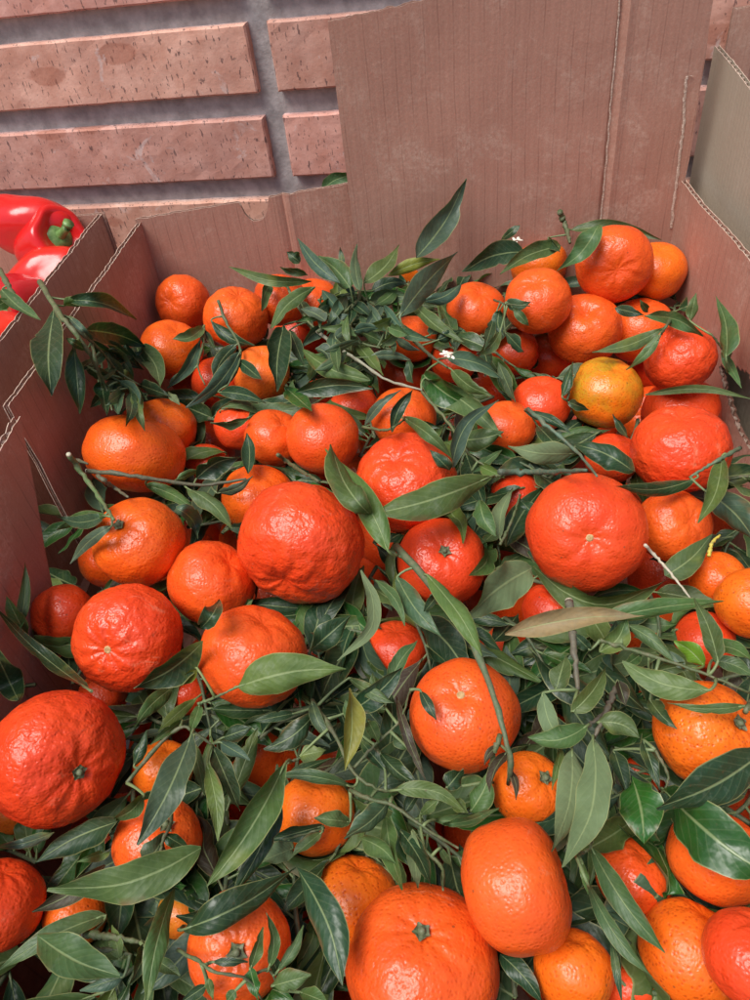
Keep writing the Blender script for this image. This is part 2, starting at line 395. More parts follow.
def add_cap(root, kind, R, q, seed, top):
    if kind == 'c':
        V = []; Fc = []; n = 40
        V.append((0, 0, top+.0015))
        for j, rr in enumerate((.35, .75, 1.)):
            for k in range(n):
                w = 2*math.pi*k/n; lob = 1-.42*abs(math.sin(w*2.5+seed))**.7 if j == 2 else 1-.12*abs(math.sin(w*2.5+seed))
                s = .0044*rr*lob*(1+.2*noise.noise(Vector((math.cos(w), math.sin(w), seed))))
                V.append((s*math.cos(w), s*math.sin(w), top+.0016-.0002*j+.0010*rr**2+.0005*noise.noise(Vector((w*2, j, seed)))))
        for k in range(n):
            Fc.append((0, 1+k, 1+(k+1) % n))
            for j in range(2): Fc.append((1+j*n+k, 1+(j+1)*n+k, 1+(j+1)*n+(k+1) % n, 1+j*n+(k+1) % n))
        tv, tf = tube([(0, 0, top), (0, 0, top+.0022), (.0003, 0, top+.0036)], [.0019, .0016, .0013], 10)
        b = len(V); V += tv; Fc += [tuple(i+b for i in f) for f in tf]
        mesh_obj('calyx', V, Fc, CALYX, root)
    else:
        V = [(0, 0, top+.0009)]; Fc = []; n = 24
        for j, (rr, z) in enumerate(((.0007, .0001), (.0012, .0007), (.0018, .0005), (.0024, -.0003))):
            for k in range(n):
                w = 2*math.pi*k/n; s = rr*(1+.18*noise.noise(Vector((math.cos(w)*2, math.sin(w)*2, seed+j))))
                V.append((s*math.cos(w), s*math.sin(w), top+z))
        for k in range(n):
            Fc.append((0, 1+k, 1+(k+1) % n))
            for j in range(3): Fc.append((1+j*n+k, 1+(j+1)*n+k, 1+(j+1)*n+(k+1) % n, 1+j*n+(k+1) % n))
        mesh_obj('stem_scar', V, Fc, SCAR, root)
def put_fruit(c, R, q, colr, wr, uv, end, por, seed, label, group):
    u, v = uv; w = math.sqrt(max(.0, 1-u*u-v*v))
    vd = CP-c; vd = vd/np.linalg.norm(vd); rr = np.cross(CU, vd); rr /= np.linalg.norm(rr); uu = np.cross(vd, rr)
    ax = rr*u-uu*v+vd*w
    V, Fc = fruit_mesh(R, q, seed, wr, -1. if 'cracked' in label else 0, 2.75 if 'oval' in label and 'its side' in label else 2.22); RIND = RINDS[0 if wr < .45 else 1 if wr < .85 else 2]
    m = rot_from_axis(ax, seed); e = m.to_euler()
    o = mesh_obj('mandarin', V, Fc, RIND, None, loc=tuple(c), rot=e)
    j = [1+.07*noise.noise(Vector((seed, i*5.1, 2))) for i in range(3)]
    base = COL[colr]; o.color = (base[0]*j[0], base[1]*j[1]*(1+.25*noise.noise(Vector((seed*1.7, 3, 1)))), base[2], por)
    tag(o, label, 'mandarin', group)
    if end != 'n': add_cap(o, end, R, q, seed, V[0][2])
    return o
for i, f in enumerate(FR):
    put_fruit(FC[i], FRAD[i]*.995, Q[i], f[3], f[4], (f[6], f[7]), f[8], f[9], i*1.37+2, f[10], 'mandarins heaped in the cardboard box')
# depth of the nearest mandarin surface along a ray through (x, y)
def fruit_depth(x, y, grow=1.03):
    d = ray(x, y); dn = np.linalg.norm(d); d1 = d/dn; w = FC-CP
    b = w@d1; c2 = (w*w).sum(1)-b*b; R2 = (FRAD*grow)**2; ok = c2 < R2
    if not ok.any(): return 9.
    return float(((b[ok]-np.sqrt(R2[ok]-c2[ok]))/dn).min())
# lower layer, only where a gap of the upper one lets it show
low = []
for iy in range(10):
    for ix in range(9):
        x = -.225+ix*.056+(.028 if iy % 2 else 0); y = .12+iy*.056
        x += rnd.uniform(-.006, .006); R = rnd.uniform(.027, .032)
        if x < -.25+R or x > .228-R or y > .62: continue
        p = np.array([x, y, heap(y)-.088])
        gap = (np.linalg.norm(FC-p, axis=1)-(FRAD+R)*.92).min()
        while gap < 0 and p[2] > -.155:
            p[2] -= .004; gap = (np.linalg.norm(FC-p, axis=1)-(FRAD+R)*.92).min()
        vis = 0
        for a in range(9):
            s = p+np.array([math.cos(a)*R*.6, math.sin(a)*R*.6, R*.6 if a else R]); X, Y_, dd = px(s)
            if 0 < X < 750 and 0 < Y_ < 1000 and fruit_depth(X, Y_, 1.) > dd: vis += 1
        if vis >= 1: low.append((p, R))
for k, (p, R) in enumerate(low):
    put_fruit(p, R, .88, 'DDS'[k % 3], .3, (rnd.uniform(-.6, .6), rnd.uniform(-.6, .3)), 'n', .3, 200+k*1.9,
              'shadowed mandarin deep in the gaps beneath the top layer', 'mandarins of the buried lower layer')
for k, (x, y) in enumerate(((.150, .115), (.205, .135), (.165, .178), (.208, .195), (.195, .255), (.205, .075))):   # the heap goes on towards the near right corner
    p = np.array([x, y, heap(y)-.012]); R = .031
    while (np.linalg.norm(FC-p, axis=1)-(FRAD+R)*.93).min() < 0 and p[2] > -.12: p[2] -= .004
    X, Y_, dd = px(p)
    if X-R*F/dd < 748: p[0] += .02
    if p[0] < .228-R*.7: low.append((p, R)); put_fruit(p, R, .88, 'SRO'[k % 3], .3, (.2, -.7), 'n', .3, 300+k*1.9, 'mandarin in the near right corner of the box', 'mandarins of the near right corner')
print('low', len(low))

# ------------------------------------------------------------------ leaves
LC = {'D': ((.018, .050, .020), .8), 'G': ((.018, .085, .014), 1.), 'M': ((.058, .112, .036), .5), 'B': ((.050, .096, .058), .6), 'P': ((.085, .125, .050), .25),
      'Y': ((.17, .20, .03), .6), 'V': ((.09, .22, .02), .6), 'O': ((.30, .225, .105), .2), 'K': ((.045, .034, .020), .3), 'L': ((.072, .130, .034), .4)}
NL, NW = 16, 8
def leaf_from_line(Qs, width, col, seed, roll=0., parent=None, name='leaf', loc=None, petiole_to=None, facing=None, fold=.22, wave=1., push=False):
    """Qs: 3D centreline base -> tip; width in metres."""
    rn = random.Random(seed*77+5)
    Qs = smooth_line(Qs, NL+1); L = sum(np.linalg.norm(Qs[i+1]-Qs[i]) for i in range(NL))
    V = []; U = []; asym = rn.uniform(-.06, .06); pk = rn.uniform(.78, 1.22); ex = rn.uniform(.68, .95); tw = rn.uniform(-1.3, 1.3); nk = rn.random() < .3; kn = rn.uniform(.3, .8); ks = rn.choice((-1, 1)); wf = rn.uniform(3, 6); wp = rn.uniform(0, 6)
    fold *= rn.uniform(.4, 1.5); curl = rn.uniform(-.45, .6)
    for i, q in enumerate(Qs):
        t = i/NL; T = Qs[min(i+1, NL)]-Qs[max(i-1, 0)]; T /= np.linalg.norm(T)+1e-9
        vd = facing if facing is not None else (CP-q)/np.linalg.norm(CP-q)
        S = np.cross(T, vd); S /= np.linalg.norm(S)+1e-9; Nn = np.cross(S, T)
        ro = roll+(.25*math.sin(t*3+seed))+tw*(t-.45)
        S2 = S*math.cos(ro)+Nn*math.sin(ro); N2 = Nn*math.cos(ro)-S*math.sin(ro)
        hw = .535*width*(math.sin(math.pi*min(1, t**pk))**ex)*(1-.28*t)*1.12/max(.6, math.cos(ro)) if 0 < t < 1 else .0004
        if t > .82: hw *= 1-.35*((t-.82)/.18)
        for k in range(NW+1):
            u = -1+2*k/NW
            s = u*hw*(1+asym*np.sign(u))*(1+.05*noise.noise(Vector((t*9, np.sign(u)*3, seed)))*abs(u)-(.28*math.exp(-((t-kn)/.035)**2)*abs(u)**3 if nk and u*ks > 0 else 0)); up = abs(u)**1.4*hw*fold-abs(u)**3*hw*curl
            up += wave*width*.075*math.sin(t*wf*math.pi+wp+(1.3 if u > 0 else 0))*abs(u)**1.5
            s2 = s*(1-.10*abs(u))
            V.append(q+S2*s2+N2*up); U.append((u, t))
    if push: V = [push_out(v) for v in V]
    Fc = [(i*(NW+1)+k, i*(NW+1)+k+1, (i+1)*(NW+1)+k+1, (i+1)*(NW+1)+k) for i in range(NL) for k in range(NW)]
    if col in 'P': Fc = [f[::-1] for f in Fc]
    if petiole_to is not None:
        a = np.array(petiole_to); b = Qs[0]; c = Qs[1]; m = (a+b)/2+(b-c)*.5
        tv, tf = tube(smooth_line([a, m, b, c+(Qs[2]-c)*.6], 7), [.0009, .0008, .0007, .0007, .0006, .0005, .0003], 6)
        bs = len(V); V += tv; Fc += [tuple(i+bs for i in f) for f in tf]; U += [(.0, .3)]*len(tv)
    org = np.array(loc) if loc is not None else Qs[0]
    V = [v-org for v in V]
    o = mesh_obj(name, V, Fc, LEAF, parent, uv=U, loc=None if parent else tuple(org))
    (r, g, b_), gl = LC[col]; j = rn.uniform(.82, 1.2)
    o.color = (r*j*rn.uniform(.85, 1.2), g*j, b_*j*rn.uniform(.8, 1.2), min(1., gl*rn.uniform(.7, 1.15)))
    return o
def wall_depth(x, y):
    d = ray(x, y); c = .628/d[1]
    for xs in (-.232, .222):
        if d[0]*xs > 0:
            t = xs/d[0]; z = CP[2]+t*d[2]
            c = min(c, t if z < .103 else (.110-CP[2])/d[2])
    return c
def drape(pp, w, h0, h1, under, n=9):
    """depths along a pixel polyline so the leaf lies on the heap and clear of the fruit it covers"""
    L = smooth_line([np.array(p, float) for p in pp], n); g = []; c = []
    for i, p in enumerate(L):
        t = i/(n-1); d = depth_on_heap(p[0], p[1], h0*(1-t)+h1*t)
        if under: cc = 9.
        else:
            nx, ny = (L[min(i+1, n-1)]-L[max(i-1, 0)]); nn = math.hypot(nx, ny)+1e-6; nx, ny = nx/nn, ny/nn
            cc = min(fruit_depth(p[0]-ny*w*s, p[1]+nx*w*s, 1.09) for s in (-.42, 0, .42))-.0035
        cc = min(cc, wall_depth(p[0], p[1]))
        g.append(min(d, cc)); c.append(cc)
    g = np.array(g); c = np.array(c); t = np.linspace(0, 1, n)
    k = np.polyfit(t, g, 3); f = np.polyval(k, t); L2 = np.linalg.norm(L[-1]-L[0])/F
    f = f-np.sin(t*math.pi)*L2*f*.10; f = f+min(0., float((c-f).min()))
    return [CP+ray(*L[i])*f[i] for i in range(n)], f
def bent(b, t, bend):
    b = np.array(b, float); t = np.array(t, float); d = t-b; nrm = np.array([-d[1], d[0]])
    nrm = nrm/(np.linalg.norm(nrm)+1e-6)
    return [b, b*.72+t*.28+nrm*bend*.8, b*.4+t*.6+nrm*bend, t]
SEED = [1]
def twig_line(pp, wpx, h=.012, under=False, n=22):
    pts, f = drape(pp, wpx, h, h, under, n); r = [wpx/2/F*f[i]*(1.12-.55*i/(n-1))*(1+.16*noise.noise(Vector((i*1.7, SEED[0]*.37, 4)))) for i in range(n)]
    out = []
    for i, p in enumerate(pts):
        s = SEED[0]; out.append(p+np.array([noise.noise(Vector((i*.9, s, k)))for k in range(3)])*r[i]*.9)
    for i in (4, 9, 13, 18):
        if n > 18: r[i] *= 1.32; r[i+1] *= 1.1
    return out, r
def sprig(label, twigs, leaves, h=.008, cut=False, tcol=(.085, .12, .045)):
    """twigs: [(pixel polyline, width px)], leaves: (bx,by,tx,ty,w,colour,bend,h or 'u')"""
    lines = [twig_line(pp, w, h) for pp, w in twigs]
    if lines: org = lines[0][0][0]
    root = None
    if len(leaves)+len(lines) == 1 and leaves:
        pass
    elif lines:
        root = empty('leafy_twig' if leaves else 'bare_twig', tuple(org), label, 'twig', 'citrus twigs lying on the mandarins')
    for pts, r in lines:
        tv, tf = tube(pts, r, 8); SEED[0] += 1
        o = mesh_obj('stem', [v-org for v in tv], tf, TWIG, root); j = rnd.uniform(.8, 1.2); o.color = (tcol[0]*j, tcol[1]*j, tcol[2]*j, 1)
        if cut:
            p = pts[0]; t = pts[0]-pts[1]; t /= np.linalg.norm(t)
            tv, tf = tube([p-org, p-org+t*.0012], [r[0]*.96, r[0]*.86], 10); mesh_obj('cut_end', tv, tf, CUT, root)
    for lf in leaves:
        bx, by, tx, ty, w, c = lf[:6]; bend = lf[6] if len(lf) > 6 else 0; hh = lf[7] if len(lf) > 7 else 0.
        SEED[0] += 1; s = SEED[0]; rn = random.Random(s)
        under = hh < -.005
        h0 = h+hh+rn.uniform(-.004, .004); h1 = h+hh+rn.uniform(-.004, .012)
        pts, f = drape(bent((bx, by), (tx, ty), bend), w, h0, h1, under)
        roll = rn.uniform(.05, .5)*rn.choice((-1, 1))
        wid = w/F*f.mean(); pet = None
        if lines:
            allp = [p for l in lines for p in l[0]]; k = int(np.argmin([np.linalg.norm(p-pts[0]) for p in allp]))
            if np.linalg.norm(allp[k]-pts[0]) < .022: pet = allp[k]
        if root is None:
            o = leaf_from_line(pts, wid, c, s, roll, None, 'citrus_leaf', petiole_to=None)
            tag(o, label, 'leaf', 'loose citrus leaves lying on the mandarins')
        else:
            leaf_from_line(pts, wid, c, s, roll, root, 'leaf', loc=org, petiole_to=pet)
S = sprig; rt2 = random.Random(5)
S('leafy twig drooping over the left box wall beside the red peppers', [([(40,282),(58,312),(70,326),(86,348),(99,374),(108,404)],5), ([(70,326),(95,345),(118,372)],3)],
  [(54,312,51,396,32,'D',4,.012),(64,306,96,302,11,'L',-2),(70,300,136,320,15,'D',-6),(84,330,147,347,24,'D',-4),(138,345,160,388,22,'M',-6),(74,345,80,414,20,'D'),(126,362,135,398,10,'L'),
   (98,380,117,362,11,'M'),(101,382,107,416,15,'D'),(112,372,143,350,10,'D'),(117,382,118,414,15,'B'),(138,384,170,396,14,'D'),(70,318,96,345,9,'B'),(92,360,75,372,8,'D'),(60,318,80,322,8,'M'),(86,350,66,338,9,'D'),(104,395,90,408,11,'D'),(120,375,104,350,9,'B')], .014, True)
S('bunch of small dark leaves hanging inside the left box wall', [([(92,345),(98,370),(108,392),(112,410)],3), ([(98,370),(120,380),(140,388)],2.5)],
  [(lambda a, L, x, y: (x, y, x+math.cos(a)*L, y+math.sin(a)*L, rt2.uniform(8, 14), rt2.choice('DDBMD'), rt2.uniform(-4, 4), rt2.uniform(-.004, .012)))(rt2.uniform(.2, 2.6), rt2.uniform(24, 42), 108+rt2.uniform(-24, 34), 362+rt2.uniform(-22, 30)) for _ in range(18)], .012)
S('small twig lying on the red peppers beside the box corner', [([(0,270),(14,296),(22,306)],5)], [(2,290,41,320,15,'M',3),(8,300,-14,312,14,'M')], .06)
S('curled leaf sprig in front of the orange mandarin at the back left', [([(204,326),(203,345),(198,366),(205,385)],2.5)],
  [(204,326,172,339,13,'M',-5),(200,340,167,388,13,'B',-5),(190,372,168,388,9,'B',2),(205,330,215,350,7,'D')])
S('drooping leaf group between the notched wall and the dark upright leaf', [([(218,300),(226,322),(238,342),(240,360),(228,385)],3)],
  [(211,320,254,346,14,'D',5),(240,352,186,408,18,'B',-6),(218,392,266,403,15,'D',-3),(236,345,213,382,16,'D',4),(238,360,262,380,14,'D'),(168,392,180,405,8,'P')])
S('long olive leaf reaching left toward the notched cardboard', [], [(312,281,229,267,12,'M',-6,.02)])
S('tuft of narrow blue green leaves standing by the tall flap', [([(318,332),(345,312),(360,296),(352,276)],4), ([(360,296),(375,305),(393,318)],3)],
  [(340,283,297,238,15,'B',-4,.03),(350,288,318,256,20,'M',3,.02),(360,290,357,244,12,'B',-3,.03),(364,283,399,245,18,'L',4,.02),(388,276,440,259,14,'Y',-3,.01),(372,291,409,283,16,'D',-4),(370,303,413,298,18,'B',-4),
   (308,275,280,267,9,'M'),(300,262,287,252,13,'D'),(343,270,340,247,7,'B'),(322,290,346,318,13,'B'),(346,296,328,326,13,'B'),(360,315,386,331,14,'B'),(334,321,356,336,13,'M'),(382,305,364,330,12,'B'),(350,300,372,318,12,'D'),(330,305,312,322,11,'B')], .022)
rt = random.Random(11)
S('bushy spray of short blue green leaves at the centre back', [([(352,352),(350,330),(354,312),(362,296)],3), ([(350,330),(332,318),(318,300)],2.5), ([(352,325),(376,318),(398,312)],2.5), ([(350,340),(372,346),(396,350)],2.5)],
  [(lambda a, L, x, y: (x, y, x+math.cos(a)*L, y+math.sin(a)*L*.85, rt.uniform(8, 14), rt.choice('BBMDMB'), rt.uniform(-4, 4), rt.uniform(-.004, .018)))(rt.uniform(0, 6.28), rt.uniform(22, 42), 352+rt.uniform(-38, 46), 318+rt.uniform(-30, 36)) for _ in range(34)], .014)
S('large blue green leaf with curled tip rising against the tall cardboard', [], [(416,258,466,178,26,'B',5,.035)])
S('broad blue leaves crossing below the upright curled leaf', [([(395,318),(424,350),(448,368)],4)],
  [(400,317,458,252,26,'B',-3,.02),(424,301,461,284,15,'B',4,.01),(413,303,464,342,14,'M',4,.005),(403,325,420,349,7,'D'),(448,358,503,378,18,'B',-5),(452,370,492,395,16,'M',4),(424,375,480,410,25,'G',4,.005),(438,340,462,330,13,'D'),(430,335,446,318,12,'B')], .014)
S('small white flower scrap with dark stem above the long green leaf', [([(440,350),(447,353),(458,352)],3)], [])
S('drooping dark leaves hanging from the bent brown twig', [([(262,275),(285,285),(300,310),(318,332),(335,345)],3)],
  [(315,287,271,329,16,'M',6,.015),(284,325,277,392,26,'D',3,.008),(272,282,262,312,11,'M',3),(303,350,371,380,22,'L',6,.008),(295,393,373,388,20,'D',-5,.008),(285,387,312,411,18,'G'),(300,300,312,330,12,'D'),(290,330,304,365,14,'D')], .012)
S('pale bare twig with a bright green leaf', [([(318,332),(345,352),(362,363),(387,380),(422,390)],3.5)],
  [(355,330,392,352,13,'M',-3),(345,352,322,372,16,'V'),(358,345,383,376,14,'M'),(370,357,411,360,11,'B',-3),(408,360,413,383,11,'D'),(363,363,338,378,12,'B')], .012, True, (.30,.30,.22))
S('broad dark leaf resting left of the round mandarin with tiny sprig', [], [(525,252,463,272,26,'D',6,.016)])
S('fresh leaf curving over the back mandarins toward the tall flap', [], [(561,246,500,274,18,'M',5,.02)])
S('matte leaf folded around the left of the specked back mandarin', [], [(598,226,557,271,22,'M',-5,.025)])
S('dark broken stub with leaves behind the specked mandarin', [([(560,212),(566,228),(570,243)],5)], [(572,230,662,240,14,'M',-7,-.008),(548,238,560,252,8,'D'),(520,225,500,241,9,'D')], .03)
S('tiny sprig of small leaves lying on a round back mandarin', [([(494,300),(505,304),(514,305),(530,306)],2)],
  [(506,302,531,302,13,'B',3),(513,308,529,326,10,'M'),(500,310,504,337,13,'D',4),(505,332,524,352,14,'D'),(500,332,476,354,12,'M',-4),(494,318,484,350,11,'D')], .014)
S('forked leaves arching over the bumpy red mandarin by the right wall', [([(672,318),(665,328),(658,340)],3)],
  [(645,316,703,337,16,'M',-7,.012),(665,327,592,352,15,'M',-5,.012),(661,333,626,370,11,'M',-3,.01),(615,308,644,315,12,'D'),(648,312,640,300,8,'M')], .014)
S('upright folded leaves leaning against the right cardboard wall', [([(728,372),(724,352),(712,335)],3)], [(726,358,716,296,18,'M',5,.02),(690,321,696,293,12,'M',0,.02),(722,352,742,388,10,'M'),(728,360,735,330,8,'D')], .02)
S('long thin leaf lying across the two stacked red mandarins', [], [(645,395,752,399,9,'M',-8,.01)])
S('dark leaves left of the green tinged mandarin', [([(567,400),(572,382),(580,365)],2.5)], [(562,397,573,362,11,'D'),(498,362,515,402,12,'B'),(568,402,590,410,10,'D')])
S('bare grey twig with leaves crossing the shiny orange mandarin', [([(88,471),(120,474),(153,479),(200,485),(246,479)],4.5), ([(98,476),(112,486),(128,497)],4), ([(77,460),(88,464)],3)],
  [(146,485,194,509,14,'M',-3),(187,488,232,529,18,'M',-5),(197,478,241,457,23,'D',-5),(176,480,201,470,9,'M'),(217,493,253,476,11,'B',4),(176,508,198,539,18,'B',-6)], .016, True, (.11,.12,.07))
S('thin leaf lying between two mandarins behind the bare grey twig', [], [(250,418,210,422,10,'M',-3)])
S('dark leaf standing upright beside the creased mandarin', [], [(248,474,247,433,15,'D',2)])
S('green stalk with three leaves on the stalked orange mandarin', [([(69,455),(84,476),(101,500),(114,520)],5)], [(104,516,56,516,16,'B',-6,.004),(106,516,57,530,14,'M',5),(112,526,70,564,13,'B',4,.006)], .02, True, (.10,.17,.06))
S('dark olive leaf standing on the mandarin below the biggest one', [], [(200,629,220,600,20,'D',2)])
S('narrow dry leaf standing along the left wall', [], [(18,632,25,562,12,'M',3,.01)])
S('long grey leaf slanting to the large dimpled mandarin', [([(90,690),(60,672)],2)], [(88,689,-6,606,15,'D',-5,.0),(28,640,6,596,16,'M'),(18,700,-8,645,28,'D')], .004)
S('two crossing light green leaves right of the biggest wrinkled mandarin', [([(410,562),(396,554),(386,549)],3)], [(388,551,325,449,27,'L',7,.012),(372,517,331,444,28,'M',-7,.004)], .02)
S('broad speckled leaf lying on the grainy mandarin', [([(508,474),(490,477)],3)], [(490,477,368,515,38,'M',-4,.014)], .02)
S('short twig behind the biggest wrinkled mandarin', [([(278,455),(298,469),(320,482)],4)], [])
S('dark leaves crossing the mandarin above the grainy one', [([(363,427),(387,430),(404,420)],3)], [(365,425,401,390,10,'B',-4),(392,432,413,390,14,'D',-4),(403,417,452,458,15,'M',-3),(406,420,440,428,10,'D')])
S('grey green arched leaf among broad leaves above the speckled leaf', [([(422,392),(450,425),(470,455),(500,474)],3)],
  [(425,378,502,438,26,'M',-5,.006),(452,468,499,400,17,'B',-12,.014),(462,440,504,432,24,'M',2),(472,472,502,450,11,'M'),(450,470,430,450,14,'D'),(478,465,505,478,12,'L')], .012)
S('jointed twigs with a pale leaf above the large scarred mandarin', [([(500,472),(545,472),(587,470)],6), ([(528,409),(552,430),(577,452),(597,476)],4)],
  [(575,453,508,446,25,'P',-4,.006),(537,425,560,449,17,'D'),(525,411,571,433,11,'D',-3)], .018, False, (.08,.14,.09))
S('dark shiny leaf beside the small red mandarin', [], [(633,471,574,444,26,'D',4,.01)])
S('small upright leaf below the green tinged mandarin', [], [(628,438,613,414,8,'D')])
S('dull leaves tucked left of the large scarred mandarin', [([(500,545),(512,520),(520,495)],3)], [(500,538,513,488,15,'P',-5),(506,546,546,485,26,'D',-4,-.012),(520,500,540,520,14,'D',0,-.012)])
S('curved leaf cradling the underside of the large scarred mandarin', [], [(533,566,667,580,26,'M',30,-.014)])
S('long pale green leaf above the leafy branch', [], [(597,620,724,601,20,'M',-3,.012)])
S('green blue twig with leaves below the wide flattened mandarin', [([(740,448),(715,462),(690,477)],4)], [(697,478,615,486,17,'D',-7,.006),(722,456,698,523,20,'L',-6,.016),(704,490,756,542,32,'B',-5,-.002)], .02, False, (.09,.18,.10))
S('leaf pointing up beside the cleft mandarin', [], [(665,576,712,534,27,'M',4,.004)])
S('yellow curled tendril above the pitted edge mandarin', [([(709,556),(712,543),(720,535)],3.5)], [], .03, False, (.55,.45,.06))
S('large pale leaf with yellow edge right of the red twigged mandarin', [], [(532,568,467,618,42,'P',4,.008)])
S('hooked pale leaf left of the central curled leaves', [], [(361,570,337,661,15,'P',-24,.006)])
S('tangled leaves along the long grey branch over the glossy round mandarin', [([(396,546),(430,584),(464,626),(488,680),(501,722),(511,760),(508,784)],7), ([(455,600),(440,590),(430,596)],3)],
  [(397,577,441,636,24,'B',4),(375,580,405,626,12,'M',-6),(427,575,482,656,22,'L',-4,.01),(480,500,496,536,20,'M',4),(440,592,424,612,12,'D'),(470,630,500,650,13,'D'),(507,752,490,792,11,'K',4),(509,768,516,800,8,'K',-3),(500,745,484,765,9,'K',3)], .020, False, (.085,.125,.06))
S('pointed leaves at the dried brown bud beside the long branch', [([(500,735),(492,760),(486,782)],5)], [(470,812,491,768,24,'M',3),(447,788,463,768,20,'D'),(495,782,531,744,18,'D',0,-.008),(443,824,496,808,11,'M',4)])
S('curled brown dry leaf in the middle right', [], [(505,634,646,616,25,'O',-6,.012)])
S('upright grey branch with cut tip beside the brown dry leaf', [([(569,602),(573,640),(578,690)],8)], [(556,690,566,655,22,'M'),(543,693,564,744,20,'P',5),(572,712,607,664,20,'L',4,.008)], .024, True, (.12,.11,.08))
S('arched leaf under the forked brown branch', [([(616,688),(606,712),(594,738)],6), ([(606,712),(585,728),(570,735)],4)], [(588,725,528,738,24,'M',-8,.004),(598,722,640,738,26,'M',-6,.004),(618,680,626,706,14,'K'),(562,745,552,790,9,'L'),(572,748,551,852,32,'P',-8,.004),(593,740,563,867,36,'P',-14,.012)], .016, False, (.13,.11,.08))
S('leafy branch spreading over the lumpy pored mandarin', [([(600,640),(632,650),(700,672),(752,694)],4), ([(745,712),(752,700),(755,690)],5)],
  [(710,690,622,662,29,'L',-8,.012),(745,706,667,703,11,'M',-4,.014),(650,700,677,729,16,'D',2),(650,673,701,665,13,'M',-2),(627,625,674,662,16,'M',-4),(708,645,754,662,17,'M',-5),(712,660,754,676,17,'M',-3),(704,666,674,641,20,'V',3),
   (718,661,694,598,20,'M',3,.014),(600,652,626,620,22,'M',5),(611,656,616,620,14,'D'),(590,650,572,632,14,'D'),(660,655,650,630,11,'M'),(640,655,622,668,12,'M'),(684,668,668,650,11,'B')], .020)
S('glossy bright green leaf above the scarred lower mandarin', [], [(632,777,644,844,48,'G',-3,.010)])
S('pair of large glossy leaves overlapping at the right edge', [([(655,750),(668,775),(664,792)],3)], [(664,790,785,886,60,'G',6,.006),(775,742,656,808,42,'D',-8,.024),(643,740,660,790,15,'D'),(614,750,627,792,18,'D',0,-.004)])
S('long folded leaf hanging down beside the scarred lower mandarin', [([(576,855),(588,850),(592,842)],3)], [(590,845,665,953,25,'M',5,.006),(586,880,652,978,17,'M',6,.0),(582,862,588,894,9,'M'),(612,942,622,1003,9,'D')])
S('dark leaf beneath the large starred mandarin at the bottom', [], [(500,954,545,1006,22,'D',-3,-.008)])
S('broad pale leaf with dark blotch on the pale red mandarin', [([(198,704),(216,697),(237,687)],3)], [(237,687,346,669,42,'L',-6,.014),(197,668,181,686,12,'Y'),(200,705,190,733,12,'L')], .018, False, (.12,.2,.08))
S('shiny dark leaf pointing left of the pale red mandarin', [], [(203,642,133,688,31,'D',-5,.006)])
S('folded leaf below the shiny dark pointed leaf', [], [(172,688,134,727,18,'M',3)])
S('hanging grey green leaves over the mandarin with sprouting twig', [([(127,783),(157,747),(182,727),(198,735),(212,745)],4)],
  [(192,733,137,845,36,'B',-4,.014),(193,742,205,796,13,'M'),(207,763,218,841,18,'L',-3,.008),(213,747,240,811,20,'D'),(144,795,112,820,16,'M',-4),(182,720,150,745,9,'M'),(134,766,147,730,13,'D'),(222,738,252,727,18,'D'),(220,742,250,760,14,'B')], .016)
S('olive yellow leaf hanging amid the dark central leaves', [], [(350,688,345,771,22,'Y',-4,.02)])
S('central spray of dark leaves right of the broad pale leaf', [([(312,700),(335,735),(352,770),(375,788),(400,792)],4), ([(352,770),(375,745),(400,720),(410,690)],3)],
  [(315,713,264,750,25,'D',-5),(312,702,331,741,13,'B',3),(349,678,394,703,14,'M',2,.004),(353,710,402,667,25,'D',3),(389,684,418,640,16,'M',-3,.004),(396,696,426,780,11,'K',3),(368,720,379,743,14,'L'),(378,750,418,786,17,'D',3),
   (397,790,467,813,17,'L',-10,.008),(353,787,270,776,14,'M',5,.008),(286,776,331,758,12,'D'),(300,756,326,750,18,'M'),(310,651,351,615,28,'D'),(296,713,250,722,11,'D'),(362,735,345,700,15,'M'),(385,770,360,740,14,'D'),(410,750,390,730,13,'M'),(420,690,436,720,12,'D'),(380,700,372,672,12,'M')], .006)
S('large yellow edged leaf above the mandarin with green calyx', [([(300,758),(286,764)],3)], [(285,764,207,887,34,'L',-5,.016),(280,800,230,902,22,'D',-3,.008)], .016)
S('folded grey green leaves above the coarsely pored mandarin', [([(350,790),(372,800),(392,805),(428,830),(458,848)],4), ([(424,850),(442,868),(443,890)],4)],
  [(392,797,344,838,22,'B',-4,.010),(350,822,314,818,17,'M'),(386,817,403,890,20,'M',3),(360,838,396,864,20,'M',-4),(412,830,418,889,17,'P'),(400,830,431,886,20,'D',-3),(432,820,499,808,12,'M',5),(452,800,468,813,14,'L'),(440,848,452,868,8,'M'),(420,815,440,798,12,'M'),(405,812,420,790,12,'D')], .006)
S('strips of dark leaves banding the mandarin at lower centre', [([(258,846),(290,838),(325,828)],3)], [(293,848,260,862,22,'P'),(322,826,267,841,18,'D'),(322,832,290,858,13,'M'),(280,850,240,850,13,'D')])
S('long tapering yellow green leaf across the lower left', [], [(201,848,48,888,42,'L',-14,.02)])
S('broad blunt leaf at the lower left front wall', [], [(37,935,120,976,38,'M',6,.012)])
S('leaves and grey broken stems beside the lower left front wall', [([(85,934),(112,937),(140,942)],7), ([(88,950),(110,950),(132,955)],5)],
  [(124,976,80,991,17,'B'),(106,915,-4,972,23,'M',6),(157,960,180,976,14,'M'),(150,945,130,985,18,'D'),(120,960,112,925,14,'L')], .010, True)
S('long strap leaf hanging off the bottom edge', [], [(174,888,146,1006,24,'M',4,.012)])
S('dark rolled leaf below the large dimpled mandarin', [], [(117,822,36,862,28,'D',4,.0)])
S('thin blue leaf above the red lower left mandarin', [], [(54,832,-4,847,12,'B',-3,.0)])
